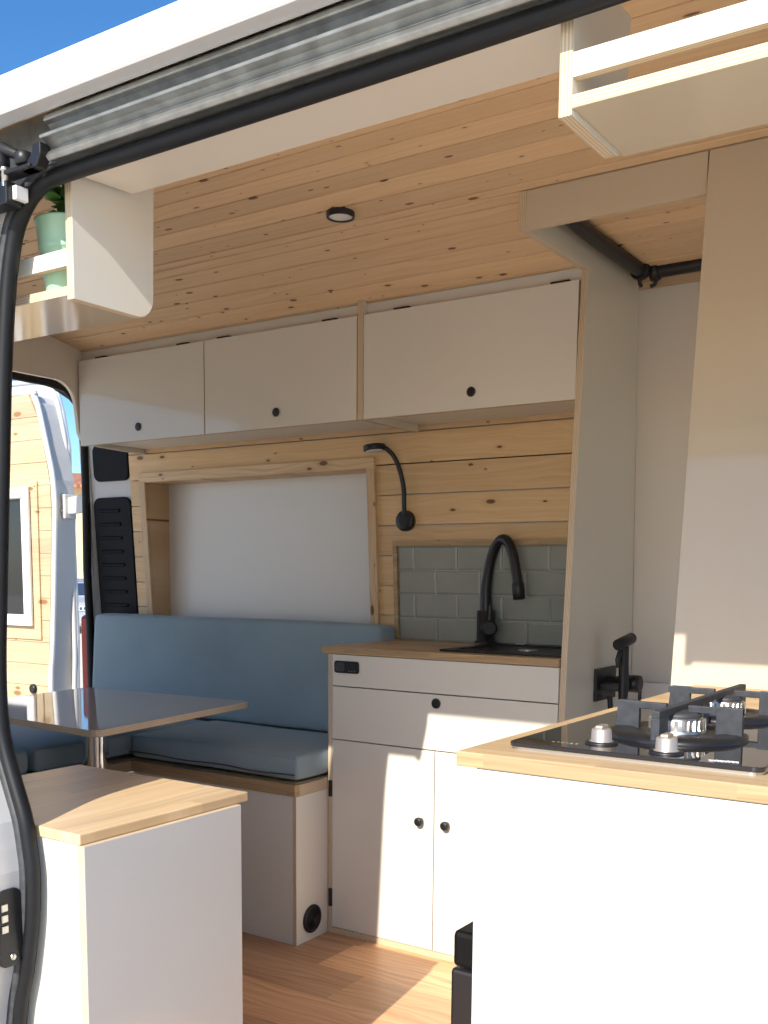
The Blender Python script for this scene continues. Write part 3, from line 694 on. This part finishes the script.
for kx_, ky_ in ((1.3600, -1.236), (1.4480, -1.256)):
    k = obj('knob', G().lathe((kx_, ky_, .8895), (0, 0, 1), [(.0150, 0), (.0150, .003), (.0128, .0045), (.0122, .017), (.0108, .0185)], 28), 'champagne', t, label='champagne metal control knob')
    obj('grip', G().prism([(-.005+kx_, ky_-.011), (.005+kx_, ky_-.011), (.005+kx_, ky_+.011), (-.005+kx_, ky_+.011)], 'z', .907, .9125), 'champagne', k, bev=.002)
    obj('collar', G().lathe((kx_, ky_, .8895), (0, 0, 1), [(.020, 0), (.020, .0022), (.0155, .003)], 28), 'black', k)
BY = (-1.120, -.905); BX = 1.4165
for by, sc in zip(BY, (1., .85)):
    b = obj('burner', G().lathe((BX, by, .8895), (0, 0, 1), [(.088*sc, 0), (.088*sc, .004), (.080*sc, .008), (.060*sc, .0085), (.05*sc, .006)], 40), 'black_metal', t)
    obj('burner_ring', G().lathe((BX, by, .8955), (0, 0, 1), [(.036*sc, 0), (.036*sc, .004), (.033*sc, .005), (.033*sc, .018), (.03*sc, .02)], 40), 'steel', b)
    g = G()
    for q in range(24):
        a = 2*PI*q/24; ca, sa = math.cos(a), math.sin(a); R0, R1 = .0325*sc, .0355*sc
        g.prism([(BX+R0*ca-.002*sa, by+R0*sa+.002*ca), (BX+R1*ca-.002*sa, by+R1*sa+.002*ca), (BX+R1*ca+.002*sa, by+R1*sa-.002*ca), (BX+R0*ca+.002*sa, by+R0*sa-.002*ca)], 'z', .900, .913)
    obj('flame_teeth', g, 'steel', b)
    obj('burner_cap', G().lathe((BX, by, .9155), (0, 0, 1), [(.030*sc, 0), (.031*sc, .003), (.027*sc, .006), (.01, .0075)], 36), 'cast', b)
gp = obj('pan_support', G().box(BX-.005, BX+.005, -1.206, -.806, .9205, .9305), 'cast', t, bev=.0012)
for by in BY:
    g = G(); g.box(BX-.083, BX-.014, by-.004, by+.004, .9215, .9305); g.box(BX+.014, BX+.083, by-.004, by+.004, .9215, .9305)
    obj('cross_bar', g, 'cast', gp, bev=.001)
    for sx in (-1, 1):
        a, b = sorted((BX+sx*.083, BX+sx*.050))
        obj('leg', G().prism([(a, .8898), (b, .8898), (b, .9315), (a, .9315)] if sx > 0 else [(a, .8898), (b, .8898), (b, .9315), (a+.004, .9315)], 'y', by-.0045, by+.0045), 'cast', gp, bev=.001)
    g = G(); 
obj('leg', G().box(BX-.0055, BX+.0055, -1.206, -1.172, .8898, .921), 'cast', gp, bev=.001)
obj('leg', G().box(BX-.0055, BX+.0055, -.834, -.806, .8898, .921), 'cast', gp, bev=.001)
obj('leg', G().box(BX-.0055, BX+.0055, -1.025, -.998, .8898, .921), 'cast', gp, bev=.001)
t.location.x += .006; t.location.y -= .024
# black fridge box beside the hob cabinet
t = thing('coolbox', (.98, -.70, 0), 'black box on the floor tucked beside the foreground cabinet', 'box')
obj('body', G().box(.836, 1.23, -.70, -.46, .004, .300), 'black', t, bev=.008)
obj('lid', G().box(.839, 1.228, -.698, -.462, .3035, .3790), 'vent_black', t, bev=.010)
obj('latch', G().box(.96, 1.06, -.708, -.699, .28, .33), 'black', t, bev=.003)

# ------------------------------------------------------------------ shower fittings
t = thing('bidet_spray', (.7635, .27, .80), 'matt black hand shower with valve on a wall plate, left side of the shower', 'hand shower')
obj('wall_plate', G().box(.7638, .772, .190, .335, .752, .842), 'black', t, bev=.001)
obj('holder', G().box(.772, .835, .213, .240, .782, .802), 'black', t, bev=.003)
hs = obj('handset', G().tube([(.836, .221, .740), (.838, .221, .80), (.838, .216, .86), (.840, .210, .905)], [.011, .0145, .0135, .013], 14), 'black', t)
obj('spray_head', G().lathe((.836, .168, .911), (.15, 1, .22), [(.0135, 0), (.0155, .003), (.0155, .078), (.013, .080)], 20), 'black', hs)
obj('trigger', G().tube([(.835, .192, .893), (.834, .178, .872), (.835, .184, .852)], .0065, 10), 'black', hs)
obj('valve_knob', G().lathe((.772, .275, .800), (1, 0, 0), [(.018, 0), (.018, .05), (.024, .052), (.024, .092), (.02, .094)], 24), 'black', t)
obj('hose', G().tube(catmull([(.836, .221, .745), (.834, .216, .66), (.83, .23, .55), (.82, .25, .45), (.812, .262, .50), (.80, .252, .62), (.79, .245, .765)], 6), .0075, 10), 'black', t)
obj('valve_pin', G().tube([(.86, .288, .79), (.86, .288, .725)], .005, 8), 'black', t)
def rail(name, label, a, b, c):
    t = thing(name, a, label, 'rail', 'shower screen rails')
    A, B = Vector(a), Vector(b); mid = (A+B)/2+Vector(c)
    pts = catmull([A, mid, B], 10)
    obj('screen_tube', G().tube(pts, .0185, 16), 'black', t)
    d = (B-pts[-2]).normalized(); e = obj('end_bracket', G().lathe(B-d*.006, d, [(.023, 0), (.026, .004), (.026, .022), (.018, .026)], 18), 'black', t)
    obj('hook', G().tube([B+Vector((0, 0, -.018)), B+d*.006+Vector((0, 0, -.035)), B+d*.018+Vector((0, 0, -.038))], .0055, 8), 'black', e)
    obj('clip', G().tube([B-d*.008+Vector((0, 0, .015)), B+d*.004+Vector((0, 0, .033)), B+d*.018+Vector((0, 0, .03)), B+d*.02+Vector((0, 0, .018))], .0035, 8), 'steel', e)
    return t
rail('shower_screen_rail', 'black rail along the left shower board under the ceiling', (.797, -.262, 1.932), (.797, .342, 1.922), (.0, 0, -.006))
rail('shower_screen_rail', 'black rail across the back of the shower under the ceiling', (1.60, .385, 1.926), (.832, .385, 1.924), (0, .0, 0))

# ------------------------------------------------------------------ shelves over the door
def shelf(x_end, x_far, label, pz, ey0, ey1, rail_z):
    s = 1 if x_far > x_end else -1
    t = thing('door_shelf', ((x_end+x_far)/2, (ey0+ey1)/2, pz), label, 'shelf', 'shelves over the sliding door')
    r = .035; top = 1.760
    poly = [(ey0, top-.07), (ey0, pz)]+[(ey1-r, pz)]+arc(ey1-r, pz+r, r, -PI/2, 0, 6)[1:]+[(ey1+.006, top), (ey0+.012, top)]
    obj('end_panel', G().prism(poly, 'x', x_end, x_end+.0155, 0, 1), ['lam', 'ply_x'], t, bev=.001)
    a, b = sorted((x_end+(.015 if s > 0 else -.0005), x_far))
    g = G(); vs_ = []
    obj('shelf_board', G().box(a, b, ey0+.001, ey1-.004, pz+.0075, pz+.0215, 0, 'z'), ['lam_warm', 'ply_z'], t, bev=.001)
    obj('front_rail', G().box(a, b, ey0+.001, ey0+.013, rail_z, rail_z+.026, 0, 'y'), ['lam', 'ply_y'], t, bev=.001)
    return t
shelf(1.333, 2.05, 'white shelf with front rail over the door, right of the pale lining', 1.590, -1.360, -1.200, 1.629)
shelf(.5085, -.35, 'white shelf with front rail over the door, holding the plant pot', 1.5135, -1.352, -1.186, 1.565)
# plant pot on the left shelf
t = thing('potted_plant', (.442, -1.295, 1.535), 'leafy plant in a mint green metal pot on the shelf over the door', 'plant')
pc = (.442, -1.295, 1.5355)
PR = [(.036, 0), (.0375, .004), (.045, .062), (.0465, .063), (.0465, .068), (.046, .070), (.048, .080), (.0495, .081), (.0495, .086), (.049, .088), (.0535, .128), (.056, .129), (.056, .134), (.053, .135), (.0515, .130), (.0515, .122), (.02, .120)]
obj('pot', G().lathe(pc, (0, 0, 1), [(r*.9, h*.895) for r, h in PR], 36), 'pot', t)
obj('soil', G().lathe((pc[0], pc[1], pc[2]+.108), (0, 0, 1), [(.045, 0), (.045, .002), (.02, .006)], 24), 'soil', t)
rs = random.Random(11); g = G()
PS = .90
for k in range(60):
    a = rs.uniform(0, 2*PI); rr = rs.uniform(.0, .042); h = rs.uniform(.118, .20)
    c = Vector((pc[0]+rr*math.cos(a), pc[1]+rr*math.sin(a), pc[2]+h)); d = Vector((math.cos(a), math.sin(a), rs.uniform(-.1, .7))).normalized()
    sd = d.cross(Vector((0, 0, 1))).normalized(); nn = sd.cross(d).normalized(); L_ = rs.uniform(.024, .040); W_ = L_*.36
    vs_ = [c-d*L_*.5, c-d*L_*.15+sd*W_+nn*.004, c-d*L_*.15-sd*W_+nn*.004, c+d*L_*.25+sd*W_*.9, c+d*L_*.25-sd*W_*.9, c+d*L_*.55-nn*.005, c-d*L_*.1+nn*.0005, c+d*L_*.25-nn*.003]
    g.add(vs_, [(0, 6, 1), (0, 2, 6), (1, 6, 7, 3), (2, 4, 7, 6), (3, 7, 5), (4, 5, 7)], 0, True)
for k in range(10):
    a = rs.uniform(0, 2*PI); q = Vector((pc[0]+.03*math.cos(a), pc[1]+.03*math.sin(a), pc[2]+.19))
    g.tube([(pc[0], pc[1], pc[2]+.110), ((pc[0]+q.x)/2, (pc[1]+q.y)/2, pc[2]+.165), q], .0018, 6)
obj('foliage', g, 'leaf', t)
# ceiling lamp
cx, cy = .318, -.377; t = thing('ceiling_lamp', (cx, cy, zc(cy)), 'small round black-rimmed lamp on the spruce ceiling', 'lamp')
obj('rim', G().lathe((cx, cy, zc(cy)+.003), (0, 0, -1), [(.034, 0), (.034, .014), (.0335, .0155), (.029, .0155), (.028, .011)], 36), 'black', t)
obj('diffuser', G().lathe((cx, cy, zc(cy)-.007), (0, 0, -1), [(.0285, 0), (.028, .003), (.02, .0045)], 32), 'diffuser', t)

# ------------------------------------------------------------------ sliding-door hardware
t = thing('door_roller_bracket', (.45, -1.41, 1.66), 'black roller bracket at the left end of the door track', 'bracket')
def bx(name, *a, mat='black_metal', bev=.002): return obj(name, G().box(*a), mat, t, bev=bev)
bx('arm', .36, .525, -1.428, -1.402, 1.6835, 1.6895)
g = G().prism([(.497, 1.6835), (.535, 1.6835), (.545, 1.700), (.545, 1.716), (.528, 1.716), (.525, 1.705), (.51, 1.6895), (.497, 1.6895)], 'y', -1.424, -1.404)
obj('arm_plate', g, 'black_metal', t, bev=.002)
obj('roller', G().lathe((.497, -1.415, 1.703), (0, 0, 1), [(.011, -.009), (.014, -.007), (.014, .007), (.011, .009)], 24), 'black', t)
obj('roller', G().lathe((.452, -1.425, 1.704), (0, -1, 0), [(.012, -.010), (.0145, -.008), (.0145, .008), (.010, .010)], 24), 'black', t)
bx('body', .36, .470, -1.428, -1.400, 1.643, 1.676)
bx('body', .36, .450, -1.434, -1.428, 1.648, 1.671, mat='rubber_grey')
bx('glint_block', .4705, .4795, -1.418, -1.396, 1.650, 1.670, mat='upvc', bev=.001)  # white block painting in a bright glint at the bracket's end
obj('cap', G().tube([(.38, -1.420, 1.712), (.42, -1.424, 1.722), (.46, -1.423, 1.722), (.49, -1.416, 1.709)], [.007, .011, .010, .006], 12), 'black', t)
obj('cap', G().tube([(.36, -1.425, 1.700), (.40, -1.428, 1.706), (.43, -1.426, 1.700)], [.007, .010, .006], 12), 'rubber_grey', t)
obj('pin', G().lathe((.462, -1.424, 1.668), (0, 0, 1), [(.005, 0), (.005, .022), (.0075, .022), (.0075, .027), (.003, .028)], 12), 'steel', t)
obj('pin', G().lathe((.425, -1.430, 1.655), (0, 0, 1), [(.005, 0), (.005, .030), (.008, .030), (.008, .035), (.003, .036)], 12), 'steel', t)
obj('spring', G().tube([(.400+.004*math.cos(k*.9), -1.433+.004*math.sin(k*.9), 1.650+.0011*k) for k in range(40)], .0012, 6), 'steel', t)
jx = .432
t = thing('door_striker', (jx, -1.44, .45), 'black lock striker plate on the door pillar, left foreground', 'lock')
obj('plate', G().prism(rounded(-1.462, -1.418, .452, .582, .014), 'x', jx-.02, jx+.004), 'black', t, bev=.002)
for k in range(3): obj('contact', G().box(jx+.004, jx+.007, -1.458, -1.446, .512+.018*k, .524+.018*k), 'steel', t, bev=.001)
obj('screw', G().lathe((jx+.004, -1.437, .468), (1, 0, 0), [(.006, 0), (.005, .003), (.002, .0035)], 14), 'steel', t)

# ------------------------------------------------------------------ rear door, swung open beyond the far corner
DY = .50
d1 = struct('door_1', G().prism([(-2.62, -.05), (-1.90, -.05), (-1.877, .565), (-1.868, .792), (-1.880, 1.334), (-1.893, 1.47), (-1.892, 1.639), (-1.925, 1.792), (-1.952, 1.868), (-1.972, 1.919), (-2.036, 1.949), (-2.62, 1.965)], 'y', .61, .63), 'paint', 'open rear door with spruce lining and dark window', bev=.006)
d1['category'] = 'door'
ip = [(-2.60, .0), (-1.94, .0), (-1.925, .58), (-1.902, .796), (-1.866, 1.326), (-1.871, 1.493), (-1.895, 1.60), (-1.915, 1.67), (-1.940, 1.76), (-1.962, 1.823), (-1.985, 1.855), (-2.019, 1.871), (-2.60, 1.876)]
def edge_at(z):
    for (xa, za), (xb, zb_) in zip(ip[1:], ip[2:]):
        if za <= z <= zb_ and zb_ > za: return xa+(xb-xa)*(z-za)/(zb_-za)
    return -2.02
cp = [(x+.010, z) for x, z in ip[1:-1]]+[(-2.60, 1.886)]
g = G(); g.prism([(-2.60, .0)]+cp, 'y', DY+.0, .61)
obj('inner_frame', g, 'paint_grey_shade', d1, label='white metal inner frame, greyed for shade')  # white door metal in a grey that paints in its shade
wx0, wx1, wz0, wz1 = -2.50, -1.985, .825, 1.475
g = G(); k = 0; z = .0
while z < 1.87:
    a, b = z+.001, min(z+.098, 1.874)-.001
    segs = [(-2.60, None)]
    if False: segs = [(-2.60, wx0), (wx1, None)]
    for x0, x1 in segs:
        ra = edge_at(a) if x1 is None else x1; rb = edge_at(b) if x1 is None else x1
        g.prism([(x0, a), (ra, a), (rb, b), (x0, b)], 'y', DY-.012, DY-.0005)
    z += .098
obj('spruce_lining', g, 'spruce_door', d1)
g = G().tube(catmull([(x+.012, DY-.004, z) for x, z in ip[1:-1]]+[(-2.60, DY-.004, 1.888)], 4), .012, 10)
obj('door_seal', g, 'upvc', d1, label='white seal around the lining')
g = G().tube(catmull([(x-.012, .606, z) for x, z in [(-1.90, -.05), (-1.877, .565), (-1.868, .792), (-1.880, 1.334), (-1.893, 1.47), (-1.892, 1.639), (-1.925, 1.792), (-1.952, 1.868), (-1.985, 1.925), (-2.05, 1.944), (-2.6, 1.955)]], 4), .011, 8)
obj('door_flange', g, 'paint', d1)
def win_frame(name, x0, x1, z0, z1, w, y0, y1, mat):
    g = G(); g.box(x0, x1, y0, y1, z1-w, z1); g.box(x0, x1, y0, y1, z0, z0+w); g.box(x0, x0+w, y0, y1, z0+w, z1-w); g.box(x1-w, x1, y0, y1, z0+w, z1-w)
    return obj(name, g, mat, d1, bev=.002)
win_frame('window_trim', wx0-.03, wx1+.035, wz0-.03, wz1+.014, .045, DY-.020, DY-.0125, 'spruce_door')
wf = win_frame('window_frame', wx0-.002, wx1-.012, wz0+.03, wz1-.01, .050, DY-.034, DY-.0205, 'upvc')
obj('pane', G().box(wx0+.04, wx1-.06, DY-.024, DY-.019, wz0+.075, wz1-.055), 'glass_dark', wf)
obj('blind_cassette', G().box(wx0+.04, wx1-.055, DY-.046, DY-.0345, wz1-.058, wz1-.02), 'upvc', wf, bev=.003)
obj('buffer', G().lathe((-2.02, DY-.012, .572), (0, -1, 0), [(.022, 0), (.022, .01), (.016, .014)], 20), 'black', d1, label='round black rubber buffer')
hg = obj('hinge', G().box(-1.905, -1.835, .535, .60, 1.325, 1.432), 'paint_grey_shade', d1, bev=.006)
obj('hinge_arm', G().prism([(-1.84, .555), (-1.60, .455), (-1.60, .475), (-1.84, .58)], 'z', 1.345, 1.42), 'paint_grey_shade', hg, bev=.005)
obj('hinge_bolt', G().lathe((-1.862, .535, 1.36), (0, -1, 0), [(.014, 0), (.014, .006), (.007, .008)], 12), 'steel', hg)
obj('hinge_post', G().tube([(-1.585, .462, 1.29), (-1.585, .462, 1.45)], .018, 12), 'paint_grey_shade', hg)

# ------------------------------------------------------------------ beyond the yard
hd_ = Vector((-.770, .638, 0)).normalized(); hs_ = Vector((.638, .770, 0))
def P2(dist, side, z): p = Vector((1.836, -2.446, 0))+hd_*dist+hs_*side; return (p.x, p.y, z)
def obox(g, d0, d1_, s0, s1, z0, z1, mi=0):
    vs_ = [P2(d, s, z) for z in (z0, z1) for s in (s0, s1) for d in (d0, d1_)]
    g.add(vs_, [(0, 4, 6, 2), (1, 3, 7, 5), (0, 1, 5, 4), (2, 6, 7, 3), (0, 2, 3, 1), (4, 5, 7, 6)], mi); return g
h = thing('house', P2(42, 2, -.57), 'yellow rendered house with terracotta roof, seen past the open rear door', 'house')
obj('wall', obox(G(), 39, 46, -9, 6, -.57, 4.15), 'render', h)
g = G(); g.add([P2(38.4, -9.5, 4.16), P2(38.4, 6.5, 4.16), P2(42.5, 6.5, 4.95), P2(42.5, -9.5, 4.95), P2(46.6, -9.5, 4.16), P2(46.6, 6.5, 4.16)], [(0, 1, 2, 3), (3, 2, 5, 4), (0, 4, 5, 1)])
g.f.append([len(g.v)-6, len(g.v)-3, len(g.v)-2]); g.mi.append(0); g.sm.append(False); g.f.append([len(g.v)-5, len(g.v)-1, len(g.v)-4]); g.mi.append(0); g.sm.append(False)
obj('roof', g, 'terracotta', h)
obj('eaves', obox(G(), 38.35, 38.5, -9.5, 6.5, 4.08, 4.20), 'terracotta', h)
c = thing('car', P2(31, 0, -.57), 'silver car parked in front of the yellow house', 'car')
g = G(); pr = [(-2.0, .25), (-2.05, .55), (-2.0, .85), (-1.75, 1.0), (-1.55, 1.40), (-1.1, 1.5), (.1, 1.48), (.75, 1.02), (1.75, .85), (2.0, .6), (2.0, .25)]
n = len(pr); vs_ = []
for s, k in ((-.85, 0), (-.70, 1), (.70, 1), (.85, 0)):
    for d, z in pr: vs_.append(P2(31+d, s if z < 1.05 else s*.86, z-.57))
fs_ = [tuple(range(n)), tuple(range(4*n-1, 3*n-1, -1))]
for q in range(3):
    for i in range(n): j = (i+1) % n; fs_.append((q*n+i, q*n+j, (q+1)*n+j, (q+1)*n+i))
g.add(vs_, fs_); obj('body', g, 'car', c, bev=.04)
obj('rear_window', G().add([P2(29.27, -.62, .47), P2(29.27, .62, .47), P2(29.43, .55, .80), P2(29.43, -.55, .80)], [(0, 1, 2, 3)]), 'car_glass', c)
pl = obj('number_plate', obox(G(), 28.92, 28.94, -.27, .27, .06, .19), 'upvc', c)
for k in range(4): obox(g_ := G(), 28.915, 28.919, -.2+.11*k, -.13+.11*k, .085, .165); obj('plate_print', g_, 'plate_text', pl)
for s in (-.7, .7):
    obj('tail_light', obox(G(), 28.95, 29.02, s-.12, s+.12, .16, .36), 'red_lens', c)
    for d in (-1.25, 1.3): obj('wheel', G().lathe(P2(31+d, s*1.05, -.25), hs_, [(.2, -.1), (.32, -.09), (.32, .09), (.2, .1)], 24), 'rubber', c)
obj('bumper', obox(G(), 28.9, 29.1, -.8, .8, -.30, -.02), 'car', c, bev=.04)

for o in bpy.data.objects:
    if o.type == 'MESH': o.data.update()
